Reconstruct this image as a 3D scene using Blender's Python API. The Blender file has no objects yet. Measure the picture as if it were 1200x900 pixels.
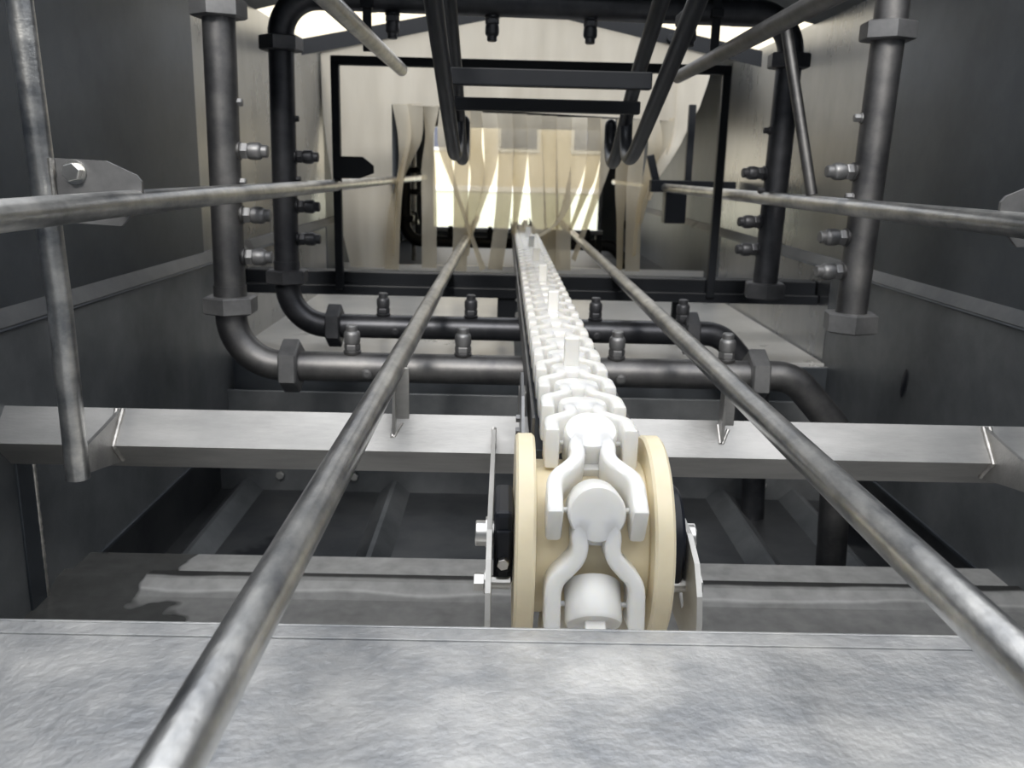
import bpy, bmesh, math, random
from mathutils import Vector, Matrix, Quaternion
random.seed(7)
S = bpy.context.scene
COL = S.collection
PI = math.pi
# ------------------------------------------------------------------ camera
F = 1030.0
VX, VY, ROLL = 592.0, 198.0, math.radians(1.4)
fw = Vector(((VX-600)/F, -(VY-450)/F, 1.0)).normalized()      # world +Y seen in (right, up, forward)
hd = Vector((math.cos(ROLL), -math.sin(ROLL), 0))
xa = (hd - fw*hd.dot(fw)).normalized()
za = -(Vector((xa.y*fw.z-xa.z*fw.y, xa.z*fw.x-xa.x*fw.z, xa.x*fw.y-xa.y*fw.x)))
if za.y < 0: za = -za
right = Vector((xa.x, fw.x, za.x)); up = Vector((xa.y, fw.y, za.y)); fwd = Vector((xa.z, fw.z, za.z))
cd = bpy.data.cameras.new('camera'); cam = bpy.data.objects.new('camera', cd); COL.objects.link(cam)
cd.sensor_width = 36; cd.lens = F*36/1200
cam.matrix_world = Matrix(((right.x, up.x, -fwd.x, -.09), (right.y, up.y, -fwd.y, 0), (right.z, up.z, -fwd.z, 1.5), (0, 0, 0, 1)))
cd.dof.use_dof = True; cd.dof.focus_distance = 1.05; cd.dof.aperture_fstop = 9; cd.clip_start = .02
S.camera = cam
# ------------------------------------------------------------------ sky, light, exposure
S.view_settings.view_transform = 'Standard'; S.view_settings.look = 'None'
S.view_settings.gamma = 1; S.view_settings.exposure = 0.18; S.view_settings.use_curve_mapping = False
W = bpy.data.worlds.new('sky'); S.world = W; W.use_nodes = True
nt = W.node_tree; nt.nodes.clear()
out = nt.nodes.new('ShaderNodeOutputWorld'); bg = nt.nodes.new('ShaderNodeBackground')
tc = nt.nodes.new('ShaderNodeTexCoord'); sx = nt.nodes.new('ShaderNodeSeparateXYZ'); rp = nt.nodes.new('ShaderNodeValToRGB')
rp.color_ramp.elements[0].position = 0.0; rp.color_ramp.elements[0].color = (.62, .63, .65, 1)
rp.color_ramp.elements[1].position = .8; rp.color_ramp.elements[1].color = (.95, .97, 1.0, 1)
nt.links.new(tc.outputs['Generated'], sx.inputs[0]); nt.links.new(sx.outputs['Z'], rp.inputs[0])
nt.links.new(rp.outputs[0], bg.inputs[0]); bg.inputs[1].default_value = 2.2
nt.links.new(bg.outputs[0], out.inputs[0])
sd = bpy.data.lights.new('sun', 'SUN'); sd.energy = 1.9; sd.angle = math.radians(10); sd.color = (1, .96, .9)
sun = bpy.data.objects.new('sun', sd); COL.objects.link(sun); sun.rotation_euler = (math.radians(54), 0, math.radians(-6))

# ------------------------------------------------------------------ materials
def newmat(name):
    m = bpy.data.materials.new(name); m.use_nodes = True
    return m, m.node_tree, m.node_tree.nodes['Principled BSDF']
def metal(name, c1, c2, rough=(.3, .5), scale=6, stretch=(1, 1, 1), metallic=1.0, bump=.15, bscale=60, stain=None):
    m, n, b = newmat(name)
    tc = n.nodes.new('ShaderNodeTexCoord'); mp = n.nodes.new('ShaderNodeMapping'); mp.inputs['Scale'].default_value = stretch
    n.links.new(tc.outputs['Object'], mp.inputs[0])
    a = n.nodes.new('ShaderNodeTexNoise'); a.inputs['Scale'].default_value = scale; a.inputs['Detail'].default_value = 8; a.inputs['Roughness'].default_value = .65
    n.links.new(mp.outputs[0], a.inputs['Vector'])
    r = n.nodes.new('ShaderNodeValToRGB'); r.color_ramp.elements[0].position = .35; r.color_ramp.elements[1].position = .68
    r.color_ramp.elements[0].color = (*c1, 1); r.color_ramp.elements[1].color = (*c2, 1)
    n.links.new(a.outputs[0], r.inputs[0]); col = r.outputs[0]
    if stain:
        s = n.nodes.new('ShaderNodeTexNoise'); s.inputs['Scale'].default_value = stain[0]; s.inputs['Detail'].default_value = 4
        n.links.new(tc.outputs['Object'], s.inputs['Vector'])
        sr = n.nodes.new('ShaderNodeValToRGB'); sr.color_ramp.elements[0].position = stain[1]; sr.color_ramp.elements[1].position = stain[1]+.03
        n.links.new(s.outputs[0], sr.inputs[0])
        mx = n.nodes.new('ShaderNodeMix'); mx.data_type = 'RGBA'; n.links.new(sr.outputs[0], mx.inputs[0])
        n.links.new(col, mx.inputs[6]); mx.inputs[7].default_value = (*stain[2], 1); col = mx.outputs[2]
    n.links.new(col, b.inputs['Base Color'])
    mr = n.nodes.new('ShaderNodeMapRange'); mr.inputs[3].default_value = rough[0]; mr.inputs[4].default_value = rough[1]
    n.links.new(a.outputs[0], mr.inputs[0]); n.links.new(mr.outputs[0], b.inputs['Roughness'])
    b.inputs['Metallic'].default_value = metallic
    g = n.nodes.new('ShaderNodeTexNoise'); g.inputs['Scale'].default_value = bscale; g.inputs['Detail'].default_value = 5
    n.links.new(mp.outputs[0], g.inputs['Vector'])
    bp = n.nodes.new('ShaderNodeBump'); bp.inputs['Strength'].default_value = bump; bp.inputs['Distance'].default_value = .002
    n.links.new(g.outputs[0], bp.inputs['Height']); n.links.new(bp.outputs[0], b.inputs['Normal'])
    return m
def plain(name, col, rough=.5, metallic=0.0, sss=0.0, var=.08, scale=30):
    m, n, b = newmat(name)
    a = n.nodes.new('ShaderNodeTexNoise'); a.inputs['Scale'].default_value = scale; a.inputs['Detail'].default_value = 5
    tc = n.nodes.new('ShaderNodeTexCoord'); n.links.new(tc.outputs['Object'], a.inputs['Vector'])
    r = n.nodes.new('ShaderNodeValToRGB'); r.color_ramp.elements[0].position = .3; r.color_ramp.elements[1].position = .7
    r.color_ramp.elements[0].color = (*[c*(1-var) for c in col], 1); r.color_ramp.elements[1].color = (*[min(1, c*(1+var)) for c in col], 1)
    n.links.new(a.outputs[0], r.inputs[0]); n.links.new(r.outputs[0], b.inputs['Base Color'])
    b.inputs['Roughness'].default_value = rough; b.inputs['Metallic'].default_value = metallic
    if max(col) < .03: b.inputs['Specular IOR Level'].default_value = .3
    if sss: b.inputs['Subsurface Weight'].default_value = sss; b.inputs['Subsurface Radius'].default_value = (.012, .01, .006); b.inputs['Subsurface Scale'].default_value = 1
    return m
M = {}
M['tray'] = metal('mottled_stainless', (.36, .37, .385), (.68, .67, .65), (.34, .62), 8, bump=.7, bscale=90, metallic=.75, stain=(9, .73, (.62, .50, .30)))
M['beam'] = metal('brushed_stainless', (.34, .335, .325), (.50, .49, .475), (.40, .56), 7, (.5, 2, 2), bump=.3, bscale=120, metallic=.9)
M['rod'] = metal('worn_tube_steel', (.32, .33, .345), (.76, .75, .72), (.22, .42), 22, (1, .45, 1), bump=.2, bscale=150)
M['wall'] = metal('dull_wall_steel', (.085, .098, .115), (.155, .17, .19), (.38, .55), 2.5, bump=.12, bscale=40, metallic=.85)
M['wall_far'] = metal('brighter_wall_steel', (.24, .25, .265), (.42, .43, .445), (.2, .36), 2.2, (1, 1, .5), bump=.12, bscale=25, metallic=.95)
M['wall_low'] = metal('lower_wall_steel', (.12, .13, .14), (.24, .25, .26), (.4, .55), 3.5, bump=.12, bscale=40, metallic=.6)
M['pan'] = metal('wet_pan_steel', (.07, .076, .085), (.15, .155, .16), (.35, .55), 4, bump=.2, bscale=30, metallic=.8, stain=(2.6, .60, (.03, .033, .04)))
M['channel'] = metal('stained_channel_steel', (.22, .22, .21), (.36, .355, .34), (.4, .6), 5, (.4, 2, 1), bump=.25, bscale=40, metallic=.6, stain=(3.2, .57, (.06, .062, .062)))
def channel_mat():
    m, n, b = newmat('water_marked_channel_steel')
    tc = n.nodes.new('ShaderNodeTexCoord'); sp = n.nodes.new('ShaderNodeSeparateXYZ'); n.links.new(tc.outputs['Object'], sp.inputs[0])
    w = n.nodes.new('ShaderNodeTexNoise'); w.inputs['Scale'].default_value = 4; w.inputs['Detail'].default_value = 6; n.links.new(tc.outputs['Object'], w.inputs['Vector'])
    def mth(op, a, bb):
        q = n.nodes.new('ShaderNodeMath'); q.operation = op
        for i_, v in enumerate((a, bb)):
            if isinstance(v, (int, float)): q.inputs[i_].default_value = v
            else: n.links.new(v, q.inputs[i_])
        return q.outputs[0]
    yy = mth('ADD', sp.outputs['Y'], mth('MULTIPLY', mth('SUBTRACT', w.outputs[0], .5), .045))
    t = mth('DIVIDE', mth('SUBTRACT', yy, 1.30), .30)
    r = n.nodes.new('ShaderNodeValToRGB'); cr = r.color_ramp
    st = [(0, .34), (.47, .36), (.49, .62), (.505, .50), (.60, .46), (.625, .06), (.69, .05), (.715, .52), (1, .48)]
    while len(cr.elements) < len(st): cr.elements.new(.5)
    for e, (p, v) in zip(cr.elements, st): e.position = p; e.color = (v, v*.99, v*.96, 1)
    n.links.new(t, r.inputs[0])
    # dark wet patch with a lobed edge at the left end
    w2 = n.nodes.new('ShaderNodeTexNoise'); w2.inputs['Scale'].default_value = 5; w2.inputs['Detail'].default_value = 3; n.links.new(tc.outputs['Object'], w2.inputs['Vector'])
    v = mth('ADD', sp.outputs['X'], mth('MULTIPLY', mth('SUBTRACT', w2.outputs[0], .5), .45))
    mk = n.nodes.new('ShaderNodeMapRange'); mk.inputs[1].default_value = -.69; mk.inputs[2].default_value = -.70; n.links.new(v, mk.inputs[0])
    mx = n.nodes.new('ShaderNodeMix'); mx.data_type = 'RGBA'; n.links.new(mk.outputs[0], mx.inputs[0]); n.links.new(r.outputs[0], mx.inputs[6]); mx.inputs[7].default_value = (.11, .11, .105, 1)
    g = n.nodes.new('ShaderNodeTexNoise'); g.inputs['Scale'].default_value = 30; g.inputs['Detail'].default_value = 8; n.links.new(tc.outputs['Object'], g.inputs['Vector'])
    m3 = n.nodes.new('ShaderNodeMix'); m3.data_type = 'RGBA'; m3.blend_type = 'OVERLAY'; m3.inputs[0].default_value = .4; n.links.new(mx.outputs[2], m3.inputs[6]); n.links.new(g.outputs[0], m3.inputs[7])
    n.links.new(m3.outputs[2], b.inputs['Base Color']); b.inputs['Metallic'].default_value = .4
    r2 = n.nodes.new('ShaderNodeMapRange'); r2.inputs[3].default_value = .55; r2.inputs[4].default_value = .25; n.links.new(mk.outputs[0], r2.inputs[0]); n.links.new(r2.outputs[0], b.inputs['Roughness'])
    return m
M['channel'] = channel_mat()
M['deck'] = metal('deck_steel', (.68, .68, .67), (.86, .85, .83), (.2, .4), 3, bump=.12, bscale=25, metallic=.45)
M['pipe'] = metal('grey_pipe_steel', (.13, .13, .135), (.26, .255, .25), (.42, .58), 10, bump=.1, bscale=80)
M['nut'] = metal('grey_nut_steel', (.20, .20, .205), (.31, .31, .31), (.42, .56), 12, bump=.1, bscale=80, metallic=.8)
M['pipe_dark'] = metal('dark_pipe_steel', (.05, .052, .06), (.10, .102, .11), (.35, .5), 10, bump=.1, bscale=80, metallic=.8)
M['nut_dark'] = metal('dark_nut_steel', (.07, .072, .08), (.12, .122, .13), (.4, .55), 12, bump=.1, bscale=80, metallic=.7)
M['plate'] = metal('brushed_plate_steel', (.50, .49, .47), (.68, .67, .64), (.35, .5), 10, (1, .2, 1), metallic=.35, bscale=120)
M['weld'] = metal('weld_steel', (.4, .39, .37), (.75, .72, .68), (.25, .4), 60, bump=.3, bscale=200)
M['bolt'] = metal('bolt_steel', (.6, .59, .57), (.75, .74, .72), (.25, .4), 20, bump=.1)
M['black'] = plain('black_coated_steel', (.012, .014, .018), .45, 0)
M['hookblack'] = plain('hook_steel', (.035, .038, .045), .42, .6)
M['bearing'] = plain('black_plastic', (.012, .014, .02), .35)
M['white'] = plain('white_chain_plastic', (.82, .81, .775), .32, sss=.25, var=.02)
M['cream'] = plain('cream_wheel_plastic', (.84, .74, .53), .38, sss=.25, var=.04)
M['concrete'] = plain('pale_concrete', (.52, .50, .47), .85, var=.12, scale=2)
M['shed'] = plain('grey_shed_cladding', (.16, .17, .18), .7)  # for the added light-blocking panels behind the camera
M['render'] = plain('cream_render', (.80, .72, .55), .8)
M['pane'] = plain('dark_pane', (.12, .13, .17), .2)
M['whitepaint'] = plain('white_paint', (.8, .8, .8), .5)
M['green'] = plain('pale_green_paint', (.62, .64, .50), .6)
def pvc(name, clear):
    m, n, b = newmat(name)
    tc = n.nodes.new('ShaderNodeTexCoord'); mp = n.nodes.new('ShaderNodeMapping'); mp.inputs['Scale'].default_value = (5, 5, .9)
    n.links.new(tc.outputs['Object'], mp.inputs[0])
    a = n.nodes.new('ShaderNodeTexNoise'); a.inputs['Scale'].default_value = 2.5; a.inputs['Detail'].default_value = 7; n.links.new(mp.outputs[0], a.inputs['Vector'])
    r = n.nodes.new('ShaderNodeValToRGB'); r.color_ramp.elements[0].position = .3; r.color_ramp.elements[1].position = .75
    r.color_ramp.elements[0].color = (.60, .585, .54, 1); r.color_ramp.elements[1].color = (.80, .79, .745, 1)
    n.links.new(a.outputs[0], r.inputs[0]); n.links.new(r.outputs[0], b.inputs['Base Color'])
    b.inputs['Roughness'].default_value = .4
    tl = n.nodes.new('ShaderNodeBsdfTranslucent'); tl.inputs[0].default_value = (.80, .70, .50, 1)
    m1 = n.nodes.new('ShaderNodeMixShader'); m1.inputs[0].default_value = .45
    n.links.new(b.outputs[0], m1.inputs[1]); n.links.new(tl.outputs[0], m1.inputs[2])
    tr = n.nodes.new('ShaderNodeBsdfTransparent'); tr.inputs[0].default_value = (.95, .9, .78, 1)
    m2 = n.nodes.new('ShaderNodeMixShader'); m2.inputs[0].default_value = clear
    n.links.new(m1.outputs[0], m2.inputs[1]); n.links.new(tr.outputs[0], m2.inputs[2])
    n.links.new(m2.outputs[0], n.nodes['Material Output'].inputs[0])
    return m
M['pvc'] = pvc('clear_yellowed_pvc', .48); M['pvc_cloudy'] = pvc('cloudy_yellowed_pvc', .12)

# ------------------------------------------------------------------ helpers
def link(name, bm, mat, parent=None, smooth=False, auto=None):
    me = bpy.data.meshes.new(name); bmesh.ops.recalc_face_normals(bm, faces=bm.faces[:]); bm.to_mesh(me); bm.free()
    me.materials.append(M[mat] if isinstance(mat, str) else mat)
    if smooth:
        for p in me.polygons: p.use_smooth = True
        try: me.set_sharp_from_angle(angle=math.radians(auto or 38))
        except Exception: pass
    o = bpy.data.objects.new(name, me); COL.objects.link(o)
    if parent: o.parent = parent
    return o
def thing(name, label, cat, loc=(0, 0, 0), group=None, kind=None):
    o = bpy.data.objects.new(name, None); COL.objects.link(o); o.location = loc; o.empty_display_size = .05
    if label: o['label'] = label
    if cat: o['category'] = cat
    if group: o['group'] = group
    if kind: o['kind'] = kind
    return o
def tag(o, label, cat, group=None):
    o['label'] = label; o['category'] = cat
    if group: o['group'] = group
    return o
def struct(o): o['kind'] = 'structure'; return o
def frame(p, q):
    d = (Vector(q)-Vector(p)); return d.to_track_quat('Z', 'Y'), d.length
def a_box(bm, c, s, bev=0, rot=None):
    r = bmesh.ops.create_cube(bm, size=1); vs = r['verts']
    bmesh.ops.scale(bm, vec=s, verts=vs)
    if bev:
        es = list({e for v in vs for e in v.link_edges})
        rr = bmesh.ops.bevel(bm, geom=es, offset=bev, segments=2, affect='EDGES', profile=.5)
        vs = list({v for f in rr['faces'] for v in f.verts} | {v for v in vs if v.is_valid})
    if rot: bmesh.ops.rotate(bm, cent=(0, 0, 0), matrix=rot, verts=vs)
    bmesh.ops.translate(bm, vec=c, verts=vs)
def box(name, c, s, mat, parent=None, bev=.002, rot=None):
    bm = bmesh.new(); a_box(bm, c, s, bev, rot); return link(name, bm, mat, parent)
def a_path(bm, pts, r, seg=20, cap=True, hollow=0, squash=None):
    """tube swept along points; r number or list"""
    pts = [Vector(p) for p in pts]; n = len(pts); rs = r if isinstance(r, (list, tuple)) else [r]*n
    t0 = (pts[1]-pts[0]).normalized(); ref = Vector((0, 0, 1)) if abs(t0.z) < .9 else Vector((1, 0, 0))
    u = t0.cross(ref).normalized(); rings = []
    for i, p in enumerate(pts):
        t = ((pts[min(i+1, n-1)]-p).normalized()+(p-pts[max(i-1, 0)]).normalized())
        t = t.normalized() if t.length > 1e-6 else t0
        u = (u-t*u.dot(t)).normalized(); v = t.cross(u)
        rings.append([bm.verts.new(p+(u*math.cos(2*PI*k/seg)+v*math.sin(2*PI*k/seg))*rs[i]) for k in range(seg)])
    for a, b in zip(rings, rings[1:]):
        for k in range(seg): bm.faces.new((a[k], a[(k+1) % seg], b[(k+1) % seg], b[k]))
    if cap: bm.faces.new(rings[0][::-1]); bm.faces.new(rings[-1])
def tube(name, pts, r, mat, parent=None, seg=20):
    bm = bmesh.new(); a_path(bm, pts, r, seg); return link(name, bm, mat, parent, True)
def fillet(pts, rad, n=10):
    pts = [Vector(p) for p in pts]; o = [pts[0]]
    for a, b, c in zip(pts, pts[1:], pts[2:]):
        d1 = (a-b).normalized(); d2 = (c-b).normalized(); ang = d1.angle(d2)
        L = rad/math.tan(ang/2); cen = b+(d1+d2).normalized()*(rad/math.sin(ang/2))
        s = (b+d1*L-cen).normalized(); e = (b+d2*L-cen).normalized()
        for k in range(n+1): o.append(cen+s.slerp(e, k/n).normalized()*rad)
    o.append(pts[-1]); return o
def a_lathe(bm, prof, seg, mtx, phase=0):
    """profile (radius, height) revolved about local Z then placed"""
    rings = []
    for r, h in prof:
        rings.append([bm.verts.new(mtx @ Vector((r*math.cos(2*PI*k/seg+phase), r*math.sin(2*PI*k/seg+phase), h))) for k in range(seg)])
    for a, b in zip(rings, rings[1:]):
        for k in range(seg): bm.faces.new((a[k], a[(k+1) % seg], b[(k+1) % seg], b[k]))
    bm.faces.new(rings[0][::-1]); bm.faces.new(rings[-1])
def mtx(p, d):
    return Matrix.Translation(Vector(p)) @ Vector(d).to_track_quat('Z', 'Y').to_matrix().to_4x4()
def hexnut(name, p, d, R, h, mat, parent, phase=.26):
    bm = bmesh.new(); c = R*.09
    a_lathe(bm, [(R-c, -h/2), (R, -h/2+c*.6), (R, h/2-c*.6), (R-c, h/2)], 6, mtx(p, d), phase)
    return link(name, bm, mat, parent)
def a_prism(bm, poly, d0, d1, fn):
    """polygon in 2D extruded between depths; fn(u, v, d) -> xyz"""
    a = [bm.verts.new(fn(u, v, d0)) for u, v in poly]; b = [bm.verts.new(fn(u, v, d1)) for u, v in poly]
    n = len(poly); bm.faces.new(a[::-1]); bm.faces.new(b)
    for k in range(n): bm.faces.new((a[k], a[(k+1) % n], b[(k+1) % n], b[k]))
def bevel_all(bm, w, seg=2, ang=30):
    es = [e for e in bm.edges if e.is_manifold and e.calc_face_angle(0) > math.radians(ang)]
    bmesh.ops.bevel(bm, geom=es, offset=w, segments=seg, affect='EDGES', profile=.5)
def weld(pts, parent, r=.004):
    P = [Vector(p) for p in pts]; o = []
    for a, b in zip(P, P[1:]):
        n = max(2, int((b-a).length/.005))
        for k in range(n): o.append(a.lerp(b, k/n))
    o.append(P[-1])
    bm = bmesh.new(); a_path(bm, o, [r*(.8+.4*random.random()) for _ in o], 8)
    return link('weld_bead', bm, 'weld', parent, True)

# ------------------------------------------------------------------ setting: ground, walls, floor, roof
g = box('ground', (0, 10, -.05), (60, 90, .1), 'concrete', bev=0); struct(g)
def wall(side, s):
    w = thing('wall_'+side, None, None, kind='structure')
    # near upper panel stands a few millimetres proud of the farther one
    box('upper_panel', (s*.905, .70, 1.62), (.012, 3.40, .73), 'wall', w, .001)
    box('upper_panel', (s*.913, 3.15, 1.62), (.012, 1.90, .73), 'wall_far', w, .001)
    box('upper_panel', (s*.913, 5.6, 1.62), (.012, 3.0, .73), 'wall', w, .001)
    # ledge: sloping strip, then the lower wall
    bm = bmesh.new()
    a_prism(bm, [(.925, 1.262), (.899, 1.262), (.882, 1.236), (.882, 1.228), (.925, 1.228)], -1.0, 7.0, lambda u, v, d: (s*u, d, v))
    link('ledge', bm, 'pan', w)
    tube('seam', [(s*.883, .9, 1.231), (s*.883, 4.0, 1.231)], .003, 'wall', w, 8)
    box('lower_panel', (s*.892, .80, .98), (.014, 3.60, .50), 'wall_low', w, .001)
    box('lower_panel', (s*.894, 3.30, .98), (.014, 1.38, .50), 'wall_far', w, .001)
    box('lower_panel', (s*.892, 5.5, .98), (.014, 3.0, .50), 'wall', w, .001)
    box('basin_side', (s*.925, 2.0, .62), (.012, 1.3, .24), 'pan', w, .001)
    box('basin_shelf', (s*.905, 2.0, .733), (.05, 1.3, .008), 'wall', w, .001)
    box('joint_strip', (s*.884, 1.40, .89), (.006, .05, .31), 'wall', w, .001)
    weld([(s*.882, 1.426, .74), (s*.882, 1.426, 1.04)], w, .004)
    return w
wl = wall('left', -1); wr = wall('right', 1)
# dark elongated gouge on the right lower wall
bm = bmesh.new(); a_lathe(bm, [(.002, 0), (.013, .0015), (.002, .003)], 20, Matrix.Translation((.8845, 2.054, 1.02)) @ Matrix.Rotation(.16, 4, 'X') @ Matrix.Diagonal((1, 1, 2.9, 1)) @ Matrix.Rotation(-PI/2, 4, 'Y'))
link('gouge', bm, 'bearing', wr)

wf = thing('wall_front', None, None, (0, -2.0, 0), kind='structure')  # added wall behind the camera, out of view, to darken low reflections
box('wall_panel', (0, 0, 1.8), (9, .12, 3.6), 'shed', wf, 0)
box('canopy', (0, -1.25, 3.05), (9, 1.5, .08), 'shed', wf, 0)  # added overhang, never in view, cuts sky light on camera-facing steel
for x in (-4.5, 4.5): box('wall_panel', (x, 1.6, 1.8), (.12, 3.3, 3.6), 'shed', wf, 0)  # unseen side panels of the same light-blocking wall
fl = thing('floor', None, None, kind='structure')
# cross channel behind the tray: lip, slope, ridge
bm = bmesh.new()
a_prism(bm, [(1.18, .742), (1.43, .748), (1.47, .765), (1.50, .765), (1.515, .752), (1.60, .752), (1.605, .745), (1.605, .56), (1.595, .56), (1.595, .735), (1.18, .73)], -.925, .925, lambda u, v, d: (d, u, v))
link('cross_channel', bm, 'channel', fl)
box('pan_sheet', (0, 2.04, .545), (1.86, .90, .008), 'pan', fl, .001)
for x in (-.84, -.40, -.02, .22, .58, .80):
    bm = bmesh.new(); w = .045
    a_prism(bm, [(-w, .549), (-.006, .585), (.006, .585), (w, .549)], 1.60, 2.49, lambda u, v, d: (x+u, d, v))
    link('rib', bm, 'wall_low', fl)
box('pan_back', (0, 2.495, .70), (1.86, .01, .31), 'wall_low', fl, .001)
for x in (-.74, -.52, .26, .70):
    b = hexnut('bolt', (x, 2.478, .60), (0, -1, 0), .012, .012, 'bolt', fl)
# raised deck of the next stage, sloping a little
box('deck_front', (0, 2.56, .80), (1.78, .012, .29), 'wall', fl, .001)
box('deck_sheet', (-.47, 3.42, .95), (.84, 1.70, .01), 'deck', fl, .001)
box('deck_sheet', (.46, 3.42, .95), (.84, 1.70, .01), 'deck', fl, .001)
box('deck_gutter', (0, 3.42, .90), (.1, 1.70, .01), 'wall', fl, .001)
box('deck_sheet', (0, 5.65, .93), (1.78, 2.70, .01), 'pan', fl, .001)
box('cross_plate', (0, 4.28, .99), (1.78, .02, .10), 'deck', fl, .001)

ce = thing('ceiling', None, None, kind='structure')
def roof(y0, y1, mat):
    for s in (-1, 1):
        bm = bmesh.new()
        a_prism(bm, [(s*.93, 1.975), (0, 2.20), (0, 2.21), (s*.93, 1.985)], y0, y1, lambda u, v, d: (u, d, v))
        link('roof_panel', bm, mat, ce)
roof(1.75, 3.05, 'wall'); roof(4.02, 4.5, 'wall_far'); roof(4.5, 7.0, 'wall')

# end wall with the exit opening
wb = thing('wall_back', None, None, (0, 7.02, 0), kind='structure')
for c, s in (((-.79, 0, 1.55), (.29, .02, 1.3)), ((.79, 0, 1.55), (.29, .02, 1.3)), ((0, 0, 2.0), (1.29, .02, .40)), ((0, 0, .93), (1.29, .02, .20))):
    box('wall_panel', c, s, 'wall', wb, .001)
win = thing('window_1', None, None, (0, 7.0, 0), kind='structure')
box('sill', (0, -.03, 1.035), (1.36, .09, .03), 'whitepaint', win, .003)
for s in (-1, 1): box('jamb', (s*.655, -.01, 1.42), (.03, .06, .76), 'wall_far', win, .003)
box('lintel', (0, -.01, 1.815), (1.34, .06, .03), 'wall_far', win, .003)

# ------------------------------------------------------------------ beyond the exit
bd = thing('industrial_building', 'cream building with dark windows seen through the far exit opening', 'building', (0, 17, 0))
box('wall', (0, 0, 2.5), (14, .4, 5), 'render', bd, 0)
for x in (-2.4, -1.2, 0.15, 1.5):
    f = box('window', (x, -.21, 2.35), (.8, .06, 1.1), 'whitepaint', bd, .01)
    box('pane', (x, -.245, 2.35), (.66, .02, .96), 'pane', f, 0)
box('roof_edge', (0, -.2, 4.9), (14.4, .7, .3), 'whitepaint', bd, .02)
lw = thing('low_yard_wall', 'low pale green boarded screen outside the far exit', 'screen', (0, 15, 0))
for i in range(9): box('board', (-2.4+i*.6, 0, .6), (.585, .05, 1.05), 'green', lw, .004)
rl = box('top_rail', (0, 0, 1.17), (5.6, .12, .09), 'whitepaint', lw, .01)

# ------------------------------------------------------------------ entry tray
tr = thing('entry_tray', 'wide mottled stainless steel tray plate filling the foreground', 'metal tray', (0, 0, 0))
box('tray_plate', (0, .50, 1.0475), (1.76, .60, .005), 'tray', tr, .001)
box('front_lip', (0, .8015, 1.043), (1.76, .004, .016), 'tray', tr, .001)
box('folded_edge', (0, .786, 1.0508), (1.76, .022, .0018), 'tray', tr, .0006)

# ------------------------------------------------------------------ cross beam
be = thing('cross_beam', 'square stainless steel beam set on edge across the tunnel below the guide rods', 'beam', (0, 1.368, 1.064))
bm = bmesh.new()
a_prism(bm, [(-.048, 0), (0, .048), (.048, 0), (0, -.050)], -.89, .89, lambda u, v, d: (d, u, v))
bevel_all(bm, .003, 2); link('beam_tube', bm, 'beam', be)
for s, x in ((-1, -.258), (1, .266)):
    bm = bmesh.new(); a_box(bm, (x, -.016, .066), (.005, .026, .120), .001); a_box(bm, (x+.011, -.004, .072), (.022, .005, .108), .001)
    o = link('rod_post', bm, 'beam', be)
    weld([(x-.003, -.030, .018), (x-.003, -.006, .042)], be, .003); weld([(x, -.030, .017), (x+.012, -.012, .036)], be, .0025)
    bm = bmesh.new()
    gx = s*.70
    a_prism(bm, [(-.143, -.014), (-.143, .022), (-.06, .036), (-.006, .046), (-.010, .036), (-.046, .001), (-.044, -.006), (-.016, -.036)], gx-.003, gx+.003, lambda u, v, d: (d, u, v))
    link('gusset_plate', bm, 'beam', be)
    for q in (-1, 1): weld([(gx+q*.005, -.018, -.033), (gx+q*.005, -.048, .0), (gx+q*.005, -.004, .047)], be, .0035)

# ------------------------------------------------------------------ upright rods + side rails with bracket plates
for s, side, n in ((-1, 'left', 0), (1, 'right', 1)):
    up_ = thing('upright_rod', 'polished vertical support rod at the far left, cut square below the beam' if s < 0 else 'matching vertical support rod beyond the right edge with bracket plate showing', 'support rod', (s*.71, 1.22, 0))
    if s < 0: rodo = tube('rod', [(-.020, 0, 1.95), (-.012, 0, 1.78), (.004, 0, 1.30), (.006, 0, 1.046)], .0165, 'rod', up_, 28)
    else: tube('rod', [(.006, 0, 1.95), (.006, 0, 1.046)], .0165, 'rod', up_, 28)
    # chamfered plate bolted behind the rail
    bm = bmesh.new(); e = .0 if s < 0 else 0
    poly = [(0.012, .048), (.085, .046), (.125, .028), (.131, .020), (.131, -.008), (.10, -.040), (.012, -.036)]
    off = 0 if s < 0 else -.008
    a_prism(bm, [(-s*(u+off)+0, v) for u, v in poly], -.003, .003, lambda u, v, d: (u, d, 1.452+v))
    pl = link('bracket_plate', bm, 'nut', up_)
    bx = -s*(.043+off)
    hexnut('bolt', (bx, -.010, 1.452+.030), (0, -1, 0), .0125, .012, 'bolt', up_)
    bm = bmesh.new(); a_lathe(bm, [(.016, 0), (.016, .003)], 24, mtx((bx, -.003, 1.482), (0, -1, 0))); link('washer', bm, 'bolt', up_)
    wx = -s*(.014+off)
    weld([(wx, -.006, 1.500), (wx, -.006, 1.418)], up_, .004)
    rail = tube('side_rail', [(s*.59, .15, 1.440), (s*.59, 1.2, 1.444), (s*.59, 3.2, 1.440), (s*.59, 5.6, 1.437)], .0168, 'rod', None, 28)
    tag(rail, 'thin horizontal %s side rail running back at eye height along the %s wall' % (side, side), 'rail', 'side rails at eye height')
# fix local/parent offsets of the rail weld: rail has its origin at world zero, nothing to do

# ------------------------------------------------------------------ lower guide rods
for s, side in ((-1, 'left'), (1, 'right')):
    r = tube('guide_rod', [(s*.26, .12, 1.190), (s*.26, 1.3, 1.189), (s*.262, 3.0, 1.188), (s*.262, 5.8, 1.186)], .0175, 'rod', None, 32)
    tag(r, 'long scuffed steel guide rod running back %s of the white chain' % side, 'guide rod', 'guide rods beside the chain')

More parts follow.
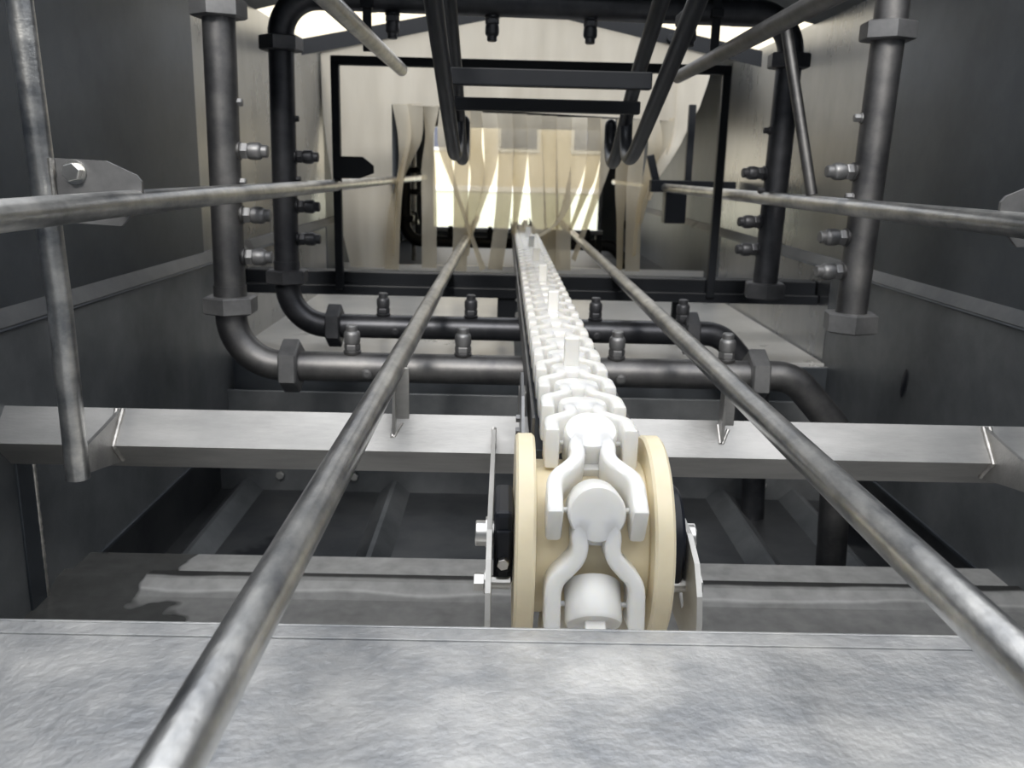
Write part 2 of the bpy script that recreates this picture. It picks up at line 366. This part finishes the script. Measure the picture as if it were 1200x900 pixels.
# ------------------------------------------------------------------ overhead rods
for s in (-1, 1):
    r = tube('overhead_rod', [(s*.38, .9, 1.757), (s*.38, 2.55, 1.757)], .0165, 'rod' if s < 0 else 'pipe', None, 24)
    tag(r, 'overhead steel rod ending %s' % ('above the left part of the plastic curtain' if s < 0 else 'behind the right black hooks'), 'overhead rod', 'overhead rods')
br = tube('brace_rod', [(.515, 2.06, 1.84), (.595, 2.0, 1.46)], .0125, 'pipe', None, 20)
tag(br, 'short slanting steel brace rod between two right pipes', 'brace rod')

# ------------------------------------------------------------------ spray pipe rings
def nozzle(p, d, mat, nmat, parent, k=1.0, label=None):
    """spray nozzle: hex base, body, collar, tip"""
    bm = bmesh.new(); m = mtx(p, d)
    a_lathe(bm, [(.0105*k, -.004), (.0105*k, .006*k), (.0165*k, .006*k), (.0175*k, .009*k), (.0175*k, .017*k), (.0165*k, .020*k), (.013*k, .020*k)], 6, m)
    o = link('spray_nozzle', bm, nmat, parent)
    bm = bmesh.new()
    a_lathe(bm, [(.013*k, .019*k), (.0165*k, .022*k), (.0175*k, .028*k), (.0175*k, .041*k), (.0155*k, .046*k), (.0125*k, .048*k), (.0125*k, .058*k), (.0105*k, .060*k), (.007*k, .060*k)], 20, m)
    link('nozzle_tip', bm, nmat, o, True)
    bm = bmesh.new(); a_lathe(bm, [(.0172*k, -.002), (.019*k, .001), (.019*k, .004), (.013*k, .007)], 20, m); link('nozzle_boss', bm, mat, o, True)
def ring(y, xl, xr, ztop, mat, nmat, label, side_z, side_zr, bot_x, top_x, lug_z, full=True, R=.032, zb=1.078, br=.12):
    t = thing('spray_pipe', label, 'spray pipe', (0, y, 0))
    zt = ztop; er = .095
    # left leg, lower left elbow, bottom run
    tube('upright_pipe', [(xl, 0, 1.195), (xl+.006, 0, 1.80)], R, mat, t, 32)
    tube('elbow', fillet([(xl, 0, 1.20), (xl-.0, 0, zb), (xl+.135, 0, zb)], .105, 14), R*1.02, mat, t, 32)
    tube('bottom_pipe', [(xl+.12, 0, zb), (xr-.18, 0, zb)], R, mat, t, 32)
    tube('elbow', fillet([(xr-.20, 0, zb), (xr-.115, 0, zb), (xr+.0, 0, zb-.125), (xr+.02, 0, zb-.528)], .09, 10), R*1.03, mat, t, 32)
    tube('upright_pipe', [(xr-.005, 0, 1.195), (xr+.006, 0, 1.80)], R, mat, t, 32)
    # top
    tube('elbow', fillet([(xl+.006, 0, 1.78), (xl+.006, 0, zt), (xl+.15, 0, zt)], er, 12), R*1.02, mat, t, 32)
    tube('elbow', fillet([(xr+.006, 0, 1.78), (xr+.006, 0, zt-.012), (xr-.15, 0, zt-.012)], er, 12), R*1.02, mat, t, 32)
    tube('top_pipe', [(xl+.14, 0, zt), (xr-.14, 0, zt-.012)], R, mat, t, 32)
    K = R/.032
    hexnut('union_nut', (xl, 0, 1.208), (0, 0, 1), .057*K, .037, nmat, t, .55)
    hexnut('union_nut', (xr-.004, 0, 1.200), (0, 0, 1), .057*K, .042, nmat, t, .35)
    hexnut('union_nut', (xl+.006, 0, 1.792), (0, 0, 1), .055*K, .036, nmat, t, .40)
    hexnut('union_nut', (xr+.004, 0, 1.782), (0, 0, 1), .055*K, .036, nmat, t, .45)
    hexnut('union_nut', (xl+.124, 0, zb), (1, 0, 0), .058*K, .038, nmat, t, .45)
    hexnut('union_nut', (xr-.196, 0, zb), (1, 0, 0), .058*K, .038, nmat, t, .45)
    for zc in (1.235,):
        bm = bmesh.new(); a_lathe(bm, [(R*1.06, 0), (R*1.06, .022)], 28, mtx((xl, 0, zc-.008), (0, 0, 1))); link('collar', bm, mat, t, True)
    for z in side_z: nozzle((xl+R, 0, z), (1, 0, 0), mat, nmat, t, K)
    for z in side_zr: nozzle((xr-R, 0, z), (-1, -.12, 0), mat, nmat, t, K)
    for x in bot_x: nozzle((x, 0, zb+R), (0, -.05, 1), mat, nmat, t, K)
    for x in top_x: nozzle((x, 0, zt-R-.003), (0, -.05, -1), mat, nmat, t, K)
    for z in lug_z:
        for (x, d) in ((xl+R-.003, 1), (xr-R+.003, -1)):
            bm = bmesh.new(); a_lathe(bm, [(.0085, 0), (.0085, .014), (.0065, .016)], 6, mtx((x, 0, z), (d, 0, 0))); a_lathe(bm, [(.011, 0), (.011, .003)], 14, mtx((x, 0, z), (d, 0, 0)))
            link('plug', bm, nmat, t)
    # small plugs facing the entry on the bottom run
    for x in (xl+.29, xl+.83): 
        bm = bmesh.new(); a_lathe(bm, [(.011, 0), (.011, .006), (.006, .008)], 12, mtx((x, -R*.93, zb-.006), (0, -1, -.2))); link('plug', bm, nmat, t)
    return t
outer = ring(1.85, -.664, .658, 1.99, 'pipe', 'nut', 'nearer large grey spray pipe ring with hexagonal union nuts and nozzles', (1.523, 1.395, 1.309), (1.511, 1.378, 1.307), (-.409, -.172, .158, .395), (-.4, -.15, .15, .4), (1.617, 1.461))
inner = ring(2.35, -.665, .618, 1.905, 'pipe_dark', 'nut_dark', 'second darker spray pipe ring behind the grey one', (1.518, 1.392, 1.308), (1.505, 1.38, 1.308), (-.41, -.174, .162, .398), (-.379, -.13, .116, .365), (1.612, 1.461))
for x in (-.438, .424):
    box('hanger_strap', (x, -.03, 1.85), (.022, .006, .15), 'black', inner); box('pipe_clamp', (x, -.005, 1.885), (.03, .078, .02), 'black', inner)
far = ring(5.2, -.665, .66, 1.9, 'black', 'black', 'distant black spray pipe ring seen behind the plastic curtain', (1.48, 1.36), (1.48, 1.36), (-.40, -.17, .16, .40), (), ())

# silver small-bore pipes of the far stage
sp = thing('riser_pipe', 'thin bright riser pipes and bent fittings left of the far exit', 'riser pipe', (-.66, 5.35, 0))
tube('riser', [(.03, 0, .95), (.03, 0, 1.6)], .014, 'rod', sp)
tube('bent_fitting', fillet([(-.03, -.02, 1.36), (-.03, -.02, 1.18), (.06, -.02, 1.18)], .04), .014, 'bolt', sp)
tube('wire_hook', fillet([(-.03, -.05, 1.24), (.05, -.05, 1.24), (.05, -.05, 1.10)], .02), .005, 'black', sp)
sq = thing('riser_pipe', 'thin bright riser pipe right of the far exit', 'riser pipe', (.62, 5.4, 0))
tube('riser', [(0, 0, .95), (-.01, 0, 1.75)], .014, 'rod', sq)
for z in (1.33, 1.39): hexnut('coupling', (-.005, 0, z), (0, 0, 1), .021, .02, 'bolt', sq)

# ------------------------------------------------------------------ black frames
cb = thing('black_cross_member', 'thick black bar across the tunnel beneath the hanging curtain', 'cross bar', (0, 2.75, 1.16))
box('box_bar', (0, 0, 0), (1.77, .06, .046), 'black', cb, .004)
box('flange_bar', (0, -.045, -.032), (1.77, .03, .03), 'black', cb, .003)
for x in (-.47, -.09, .115, .47): box('post', (x, .05, -.11), (.026 if x < .3 else .03, .02, .16), 'black', cb, .002)
box('chain_support_block', (-.075, -.02, -.085), (.06, .05, .11), 'black', cb, .004)
for z in (-.05, -.10): hexnut('bolt', (-.04, -.048, z), (0, -1, 0), .011, .01, 'bolt', cb)

fr = thing('portal_frame', 'thin black rectangular tube frame standing before the curtain', 'frame', (0, 2.69, 0))
box('upright', (-.588, 0, 1.46), (.024, .024, .66), 'black', fr, .003)
box('upright', (.548, 0, 1.46), (.024, .024, .66), 'black', fr, .003)
box('top_bar', (-.02, 0, 1.793), (1.16, .024, .026), 'black', fr, .003)
bm = bmesh.new(); a_prism(bm, [(-.588, 1.525), (-.51, 1.525), (-.478, 1.50), (-.478, 1.478), (-.52, 1.462), (-.588, 1.462)], -.016, -.010, lambda u, v, d: (u, d, v)); link('bracket_tab', bm, 'black', fr)

bk = thing('wall_bracket', 'black angle bracket frame on the right wall beside the curtain', 'bracket', (.71, 3.85, 0))
box('upright', (-.02, 0, 1.60), (.028, .03, .36), 'black', bk)
box('crosspiece', (0, -.01, 1.445), (.36, .06, .05), 'black', bk)
box('mount_box', (-.07, 0, 1.36), (.09, .08, .14), 'black', bk, .004)
box('diagonal_arm', (-.165, 0, 1.50), (.03, .03, .15), 'black', bk, .003, Matrix.Rotation(-.28, 3, 'Y'))

gb = thing('gable_frame', 'black angle iron gable frame under the roof above the curtain', 'roof frame', (0, 3.4, 0))
for s in (-1, 1):
    bm = bmesh.new()
    a_prism(bm, [(s*.84, 1.885), (0, 2.055), (0, 2.105), (s*.84, 1.94)], -.003, .003, lambda u, v, d: (u, d, v))
    a_prism(bm, [(s*.84, 1.935), (0, 2.100), (0, 2.106), (s*.84, 1.941)], 0, .05, lambda u, v, d: (u, d, v))
    link('rafter', bm, 'black', gb)
    hexnut('bolt', (s*.5, -.01, 1.975), (0, -1, 0), .014, .012, 'black', gb)

# ------------------------------------------------------------------ black hook hanger
hk = thing('hook_hanger', 'black hanging carrier with four slanting hooks joined by two crossbars', 'hook hanger', (0, 0, 0))
def cat(p, t):
    n = len(p)-1; f = min(t*n, n-1e-6); i = int(f); u = f-i
    g = lambda k: Vector(p[max(0, min(n, k))])
    a, b, c, d = g(i-1), g(i), g(i+1), g(i+2)
    return .5*((2*b)+(c-a)*u+(2*a-5*b+4*c-d)*u*u+(3*b-a-3*c+d)*u**3)
H1 = [(1.2, 1.90), (1.55, 1.776), (1.9, 1.645), (2.1, 1.572), (2.2, 1.541), (2.27, 1.533), (2.325, 1.548), (2.355, 1.59), (2.36, 1.650)]
H2 = [(1.35, 2.035), (1.62, 1.935), (1.897, 1.837), (2.228, 1.700), (2.40, 1.60), (2.50, 1.548), (2.58, 1.525), (2.64, 1.537), (2.675, 1.575), (2.68, 1.632)]
for x, H in ((.22, H1), (-.215, H1), (.217, H2), (-.213, H2)):
    r_ = .0165 if H is H1 else .0175; pp = [(x, *cat(H, k/48)) for k in range(49)]; e = pp[-1]
    tube('hook', pp+[(x, e[1], e[2]+r_*.5), (x, e[1], e[2]+r_*.85), (x, e[1], e[2]+r_)], [r_]*49+[r_*.87, r_*.52, r_*.1], 'hookblack', hk, 20)
box('crossbar', (0, 1.985, 1.690), (.44, .030, .036), 'black', hk, .003)
box('crossbar', (-.005, 2.07, 1.640), (.43, .03, .028), 'black', hk, .003)
for x, y in ((.22, 1.65), (-.215, 1.65)): box('spacer', (x, y, 1.765), (.02, .08, .02), 'black', hk, .003)

# ------------------------------------------------------------------ plastic strip curtain
STRIPS = [
  ([(-0.559, 1.765, 0), (-0.537, 1.628, 25), (-0.553, 1.482, 60), (-0.585, 1.294, 30), (-0.599, 1.041, 10)], -0.02),
  ([(-0.49, 1.768, 0), (-0.494, 1.63, 20), (-0.525, 1.538, 55), (-0.564, 1.407, 70), (-0.581, 1.101, 75)], 0.0),
  ([(-0.42, 1.763, 0), (-0.431, 1.632, 55), (-0.435, 1.484, 20), (-0.431, 1.296, 5), (-0.431, 1.048, 0)], 0.02),
  ([(-0.349, 1.755, 0), (-0.36, 1.596, 40), (-0.317, 1.432, 76), (-0.238, 1.208, 78), (-0.181, 1.051, 70)], -0.03),
  ([(-0.283, 1.751, 0), (-0.278, 1.599, 5), (-0.288, 1.451, 15), (-0.286, 1.262, 10), (-0.292, 1.038, 0)], 0.0),
  ([(-0.228, 1.747, 0), (-0.23, 1.601, 10), (-0.212, 1.452, 20), (-0.241, 1.3, 45), (-0.266, 1.106, 65)], 0.03),
  ([(-0.166, 1.738, 0), (-0.153, 1.601, 15), (-0.162, 1.472, 50), (-0.201, 1.322, 72), (-0.253, 1.169, 75)], -0.02),
  ([(-0.099, 1.738, 0), (-0.088, 1.603, 0), (-0.089, 1.455, 0), (-0.1, 1.266, 5), (-0.127, 1.049, 10)], 0.0),
  ([(-0.031, 1.737, 0), (-0.024, 1.605, 10), (-0.028, 1.494, 30), (-0.033, 1.362, 60), (-0.045, 1.209, 75)], 0.02),
  ([(0.033, 1.734, 0), (0.041, 1.606, 0), (0.053, 1.459, 0), (0.07, 1.27, 0), (0.085, 1.054, 0)], 0.0),
  ([(0.102, 1.732, 0), (0.106, 1.608, 5), (0.115, 1.46, 0), (0.125, 1.271, 5), (0.137, 1.05, 0)], 0.015),
  ([(0.168, 1.729, 0), (0.169, 1.609, 0), (0.171, 1.462, 0), (0.178, 1.274, 5), (0.186, 1.054, 5)], -0.01),
  ([(0.234, 1.729, 0), (0.235, 1.628, 0), (0.229, 1.5, 25), (0.157, 1.282, 76), (0.033, 1.188, 82)], -0.03),
  ([(0.299, 1.73, 0), (0.308, 1.632, 5), (0.295, 1.483, 35), (0.261, 1.369, 60), (0.213, 1.234, 72)], 0.02),
  ([(0.359, 1.726, 0), (0.365, 1.614, 30), (0.345, 1.484, 60), (0.302, 1.334, 72), (0.23, 1.103, 78)], -0.02),
  ([(0.434, 1.727, 0), (0.438, 1.58, 20), (0.438, 1.43, 30), (0.442, 1.277, 55), (0.45, 1.055, 60)], 0.03),
  ([(0.494, 1.727, 0), (0.495, 1.58, 0), (0.492, 1.432, 0), (0.497, 1.28, 0), (0.505, 1.056, 0)], 0.0),
  ([(0.556, 1.726, 0), (0.57, 1.618, 20), (0.541, 1.471, 50), (0.512, 1.321, 65), (0.503, 1.13, 70)], -0.04),
  ([(0.63, 1.737, 0), (0.625, 1.693, 10), (0.595, 1.564, 30), (0.55, 1.426, 60), (0.52, 1.273, 75)], 0.0),
]
cu = thing('strip_curtain', 'yellowed translucent plastic strip curtain hanging across the tunnel', 'strip curtain', (0, 4.05, 0))
def sheet(name, rows, th=.003, mat='pvc'):
    """rows of lists of points, thin sheet with real thickness"""
    bm = bmesh.new(); V = [[bm.verts.new(p) for p in r] for r in rows]
    for a, b in zip(V, V[1:]):
        for k in range(len(a)-1): bm.faces.new((a[k], a[k+1], b[k+1], b[k]))
    bmesh.ops.recalc_face_normals(bm, faces=bm.faces[:])
    o = link(name, bm, mat, cu, True, 60)
    md = o.modifiers.new('thick', 'SOLIDIFY'); md.thickness = th; md.offset = 0; md.use_rim = False
    return o
def YB(x): return .004*math.sin(x*9+2)
def gable(x): return 2.195-abs(x)*.242
xs = [-.90+.0495*i for i in range(32)]+[.66]
xs = [x for x in xs if x <= .66]
rows = []
for k in range(9):
    t = k/8; r = []
    for x in xs:
        x2 = x if x < .6 else x
        zt, zb_ = gable(x), 1.765-.04*(x+.6)/1.2
        r.append((x2, .004*math.sin(x*9+t*2), zt*(1-t)+zb_*t))
    rows.append(r)
sheet('top_sheet', rows, .003, 'pvc_cloudy')
# wide left flap and the pulled right flap
rows = []
for k in range(15):
    t = k/14; z = 1.776-t*.73; xl_ = -.90+.11*t**1.5; r = []
    for j in range(9):
        u = j/8; r.append((xl_+(-.595-xl_)*u, YB(xl_+(-.595-xl_)*u)*(1-t)+t*(.010*math.sin(u*7+t*2)+.004*math.sin(u*17)), z))
    rows.append(r)
sheet('strip', rows, .003, 'pvc_cloudy')
RB = [(2.03, .80), (1.95, .80), (1.88, .785), (1.78, .755), (1.70, .715), (1.62, .68), (1.55, .64), (1.47, .585), (1.38, .56)]
RA = [.655, .655, .655, .655, .655, .635, .59, .565, .545]
rows = []
for (z, xr_), xl_ in zip(RB, RA):
    rows.append([(xl_+(xr_-xl_)*j/6, -.05*(j/6)**2*(1-(z-1.3)/.8)+.012*math.sin(xl_*9), z) for j in range(7)])
sheet('strip', rows, .003, 'pvc_cloudy')
def cat(p, t):
    n = len(p)-1; f = min(t*n, n-1e-6); i = int(f); u = f-i
    g = lambda k: Vector(p[max(0, min(n, k))])
    a, b, c, d = g(i-1), g(i), g(i+1), g(i+2)
    return .5*((2*b)+(c-a)*u+(2*a-5*b+4*c-d)*u*u+(3*b-a-3*c+d)*u**3)
for i, (pts, dy) in enumerate(STRIPS):
    rows = []; N = 18; sg = 1 if i % 2 else -1
    for k in range(N+1):
        t = k/N; q = cat(pts, t); a = math.radians(q.z)*sg
        tn = cat(pts, min(1, t+.03))-cat(pts, max(0, t-.03)); side = Vector((-tn.y, tn.x)).normalized()
        if side.x < 0: side = -side
        w = .034
        row = []
        for j in (-1, -.5, 0, .5, 1):
            cx = q.x+side.x*w*j*math.cos(a); cz = q.y+side.y*w*j*math.cos(a)*.6*min(1, t*4)
            yb = YB(cx)*(1-min(1, t*3))
            row.append((cx, yb+dy*min(1, t*3)+w*j*math.sin(a)+.004*(1-j*j)*min(1, t*3), cz))
        rows.append(row)
    sheet('strip', rows)

# ------------------------------------------------------------------ chain wheel and conveyor chain
CX, WY, WZ = .014, .97, 1.080
wh = thing('idler_pulley', 'cream plastic flanged idler pulley carrying the white chain', 'pulley', (CX, WY, WZ))
def disc(name, x0, x1, r, mat, parent, seg=72, c=.003, ri=0):
    bm = bmesh.new(); a_lathe(bm, [(r-c, x0), (r, x0+c), (r, x1-c), (r-c, x1)], seg, mtx((0, 0, 0), (1, 0, 0))); return link(name, bm, mat, parent, True)
disc('flange', -.085, -.063, .120, 'cream', wh); disc('flange', .063, .085, .120, 'cream', wh); disc('drum', -.064, .064, .089, 'cream', wh)
disc('axle', -.13, .13, .015, 'bolt', wh, 24, .001)
bw = thing('bearing_block', 'square black bearing block on the left of the cream wheel', 'bearing', (CX-.097, WY, WZ))
box('housing', (0, 0, 0), (.022, .095, .092), 'bearing', bw, .006)
box('cap', (.0, -.049, .0), (.016, .006, .05), 'bearing', bw, .002)
hexnut('grease_nipple', (0, -.056, -.012), (0, -1, 0), .007, .008, 'bolt', bw)
bw2 = thing('bearing_block', 'round black bearing on the right of the cream wheel', 'bearing', (CX+.096, WY, WZ))
disc('housing', -.010, .012, .062, 'bearing', bw2, 48, .004)
# side plates (vertical, along the travel direction)
def side_plate(x, label, s):
    t = thing('side_plate', label, 'bracket plate', (x, 0, 0))
    out_ = [(1.352, 1.094), (1.335, 1.098), (1.20, 1.100), (1.02, 1.105), (.93, 1.102), (.885, 1.086), (.862, 1.058), (.854, 1.03), (.855, 1.012), (.866, .990), (.89, .977), (.94, .978), (1.05, .982), (1.2, 1.0), (1.345, 1.034)]
    slot = [(.93, 1.008), (.922, 1.016), (.93, 1.026), (1.01, 1.065), (1.02, 1.064), (1.02, 1.054)]
    # plate with a real slot: two polygons bridged
    bm = bmesh.new()
    vo = [bm.verts.new((0, a, b)) for a, b in out_]; vi = [bm.verts.new((0, a, b)) for a, b in slot]
    eo = [bm.edges.new((vo[k], vo[(k+1) % len(vo)])) for k in range(len(vo))]; ei = [bm.edges.new((vi[k], vi[(k+1) % len(vi)])) for k in range(len(vi))]
    bmesh.ops.triangle_fill(bm, use_beauty=True, edges=eo+ei)
    ext = bmesh.ops.extrude_face_region(bm, geom=bm.faces[:]); bmesh.ops.translate(bm, vec=(s*.006, 0, 0), verts=[g_ for g_ in ext['geom'] if isinstance(g_, bmesh.types.BMVert)])
    link('plate', bm, 'plate', t)
    weld([(s*.003, 1.325, 1.070), (s*.003, 1.352, 1.096)], t, .004)
    for (yy, zz, R) in ((.975, 1.080, .0145), (.925, 1.040, .011)):
        hexnut('bolt_head', (s*.014, yy, zz), (s, 0, 0), R, .012, 'bolt', t)
        bm = bmesh.new(); a_lathe(bm, [(R*1.25, 0), (R*1.25, .002)], 20, mtx((s*.006, yy, zz), (s, 0, 0))); link('washer', bm, 'bolt', t)
    bm = bmesh.new(); a_lathe(bm, [(.008, 0), (.008, .022)], 16, mtx((0, .925, 1.04), (-s, 0, 0))); link('spacer', bm, 'bolt', t)
    return t
side_plate(CX-.110, 'edge-on steel side plate with two hex bolts left of the wheel', -1)
side_plate(CX+.112, 'slotted steel side plate with rounded corner right of the wheel', 1)

ch = thing('conveyor_chain', 'long white plastic multiflex conveyor chain running back down the centre', 'conveyor chain', (CX, 0, 0))
# one link, local: x across, -y towards the next link, z outwards; base z=0..h
def link_mesh():
    h = .048; P = .102
    bm = bmesh.new()
    # head barrel, slightly domed
    a_lathe(bm, [(.0285, 0), (.0305, .003), (.0305, h-.005), (.0285, h-.0015), (.022, h), (.010, h+.0006)], 32, Matrix.Identity(4))
    # arms: centre line sampled, offset thickness
    for s in (-1, 1):
        cl = [(.012, -.004), (.0175, -.024), (.0170, -.036), (.0200, -.048), (.0300, -.060), (.0395, -.070), (.0440, -.082), (.0445, -.100), (.0445, -.126)]
        sm = []
        for k in range(len(cl)*3-2):
            t = k/(len(cl)*3-3); q = cat([(a, b, 0) for a, b in cl], t); sm.append(Vector((q.x, q.y)))
        L, Rr = [], []
        for k, p in enumerate(sm):
            d = (sm[min(k+1, len(sm)-1)]-sm[max(k-1, 0)]).normalized(); n_ = Vector((-d.y, d.x)); th = .0087
            L.append(p+n_*th); Rr.append(p-n_*th)
        poly = L+Rr[::-1]
        q = bmesh.new(); 
        lo = [q.verts.new((s*a.x, a.y, 0)) for a in poly]; hi = [q.verts.new((s*a.x, a.y, h)) for a in poly]; n = len(L)
        tot = len(poly)
        for k in range(n-1):
            a, b, c, d = k, k+1, tot-2-k, tot-1-k
            q.faces.new((hi[a], hi[b], hi[c], hi[d])); q.faces.new((lo[d], lo[c], lo[b], lo[a]))
            q.faces.new((lo[a], lo[b], hi[b], hi[a])); q.faces.new((lo[c], lo[d], hi[d], hi[c]))
        q.faces.new((lo[0], hi[0], hi[tot-1], lo[tot-1])); q.faces.new((lo[n-1], lo[n], hi[n], hi[n-1]))
        bmesh.ops.recalc_face_normals(q, faces=q.faces[:])
        bevel_all(q, .0045, 2, 40)
        me = bpy.data.meshes.new('t'); q.to_mesh(me); q.free(); bm.from_mesh(me); bpy.data.meshes.remove(me)
    # web between the arms and the pin
    a_box(bm, (0, -.033, .014), (.034, .012, .014), .001)
    a_path(bm, [(-.052, -P, h*.5), (.052, -P, h*.5)], .003, 10)
    bmesh.ops.recalc_face_normals(bm, faces=bm.faces[:])
    me = bpy.data.meshes.new('chain_link'); bm.to_mesh(me); bm.free(); me.materials.append(M['white'])
    for p in me.polygons: p.use_smooth = True
    me.set_sharp_from_angle(angle=math.radians(45)); return me
LM = link_mesh()
bm = bmesh.new(); a_box(bm, (0, 0, .066), (.022, .013, .050), .002); PM = bpy.data.meshes.new('pusher'); bm.to_mesh(PM); bm.free(); PM.materials.append(M['white'])
RB_ = .090   # radius of link base on the drum
nl = 37
for k in range(-3, nl):
    s_ = .102*k
    if s_ >= 0: loc = Vector((0, WY+s_, WZ+RB_)); th = 0
    else: th = k*.928
    ang = th-.464 if s_ <= 0 else 0
    if s_ <= 0: loc = Vector((0, WY+.114*math.sin(th)-.024*math.sin(ang), WZ+.114*math.cos(th)-.024*math.cos(ang)))
    o = bpy.data.objects.new('chain_link', LM); COL.objects.link(o); o.parent = ch
    o.location = loc; o.rotation_euler = (-ang, 0, 0)
    if (k-3) % 5 == 0:
        p = bpy.data.objects.new('pusher', PM); COL.objects.link(p); p.parent = o
        if k < 0: p.location = (0, .012, 0)
# chain bed rails
cr = thing('chain_track', 'narrow dark steel track carrying the chain through the tunnel', 'track', (CX, 0, 0))
for s in (-1, 1):
    box('side_strip', (s*.061, 3.45, 1.168), (.004, 4.75, .052), 'pipe', cr, .001)
    box('wear_strip', (s*.030, 3.45, 1.160), (.035, 4.75, .016), 'black', cr, .001)
box('track_bed', (0, 3.45, 1.145), (.12, 4.75, .012), 'wall', cr, .001)
bm = bmesh.new()
a_prism(bm, [(1.10, 1.13), (1.10, 1.155), (1.16, 1.20), (1.24, 1.215), (1.30, 1.20), (1.30, 1.13)], -.075, -.071, lambda u, v, d: (d, u, v)); link('guide_cheek', bm, 'nut', cr)
box('cheek_foot', (-.068, 1.40, 1.11), (.012, .05, .08), 'beam', cr, .001)
for z in (1.150, 1.168): hexnut('bolt', (-.079, 1.16, z), (-1, 0, 0), .006, .006, 'nut', cr)
for y in (1.375, 2.72, 3.9): box('track_bracket', (0, y, 1.115), (.06, .04, .075), 'pipe', cr, .002)
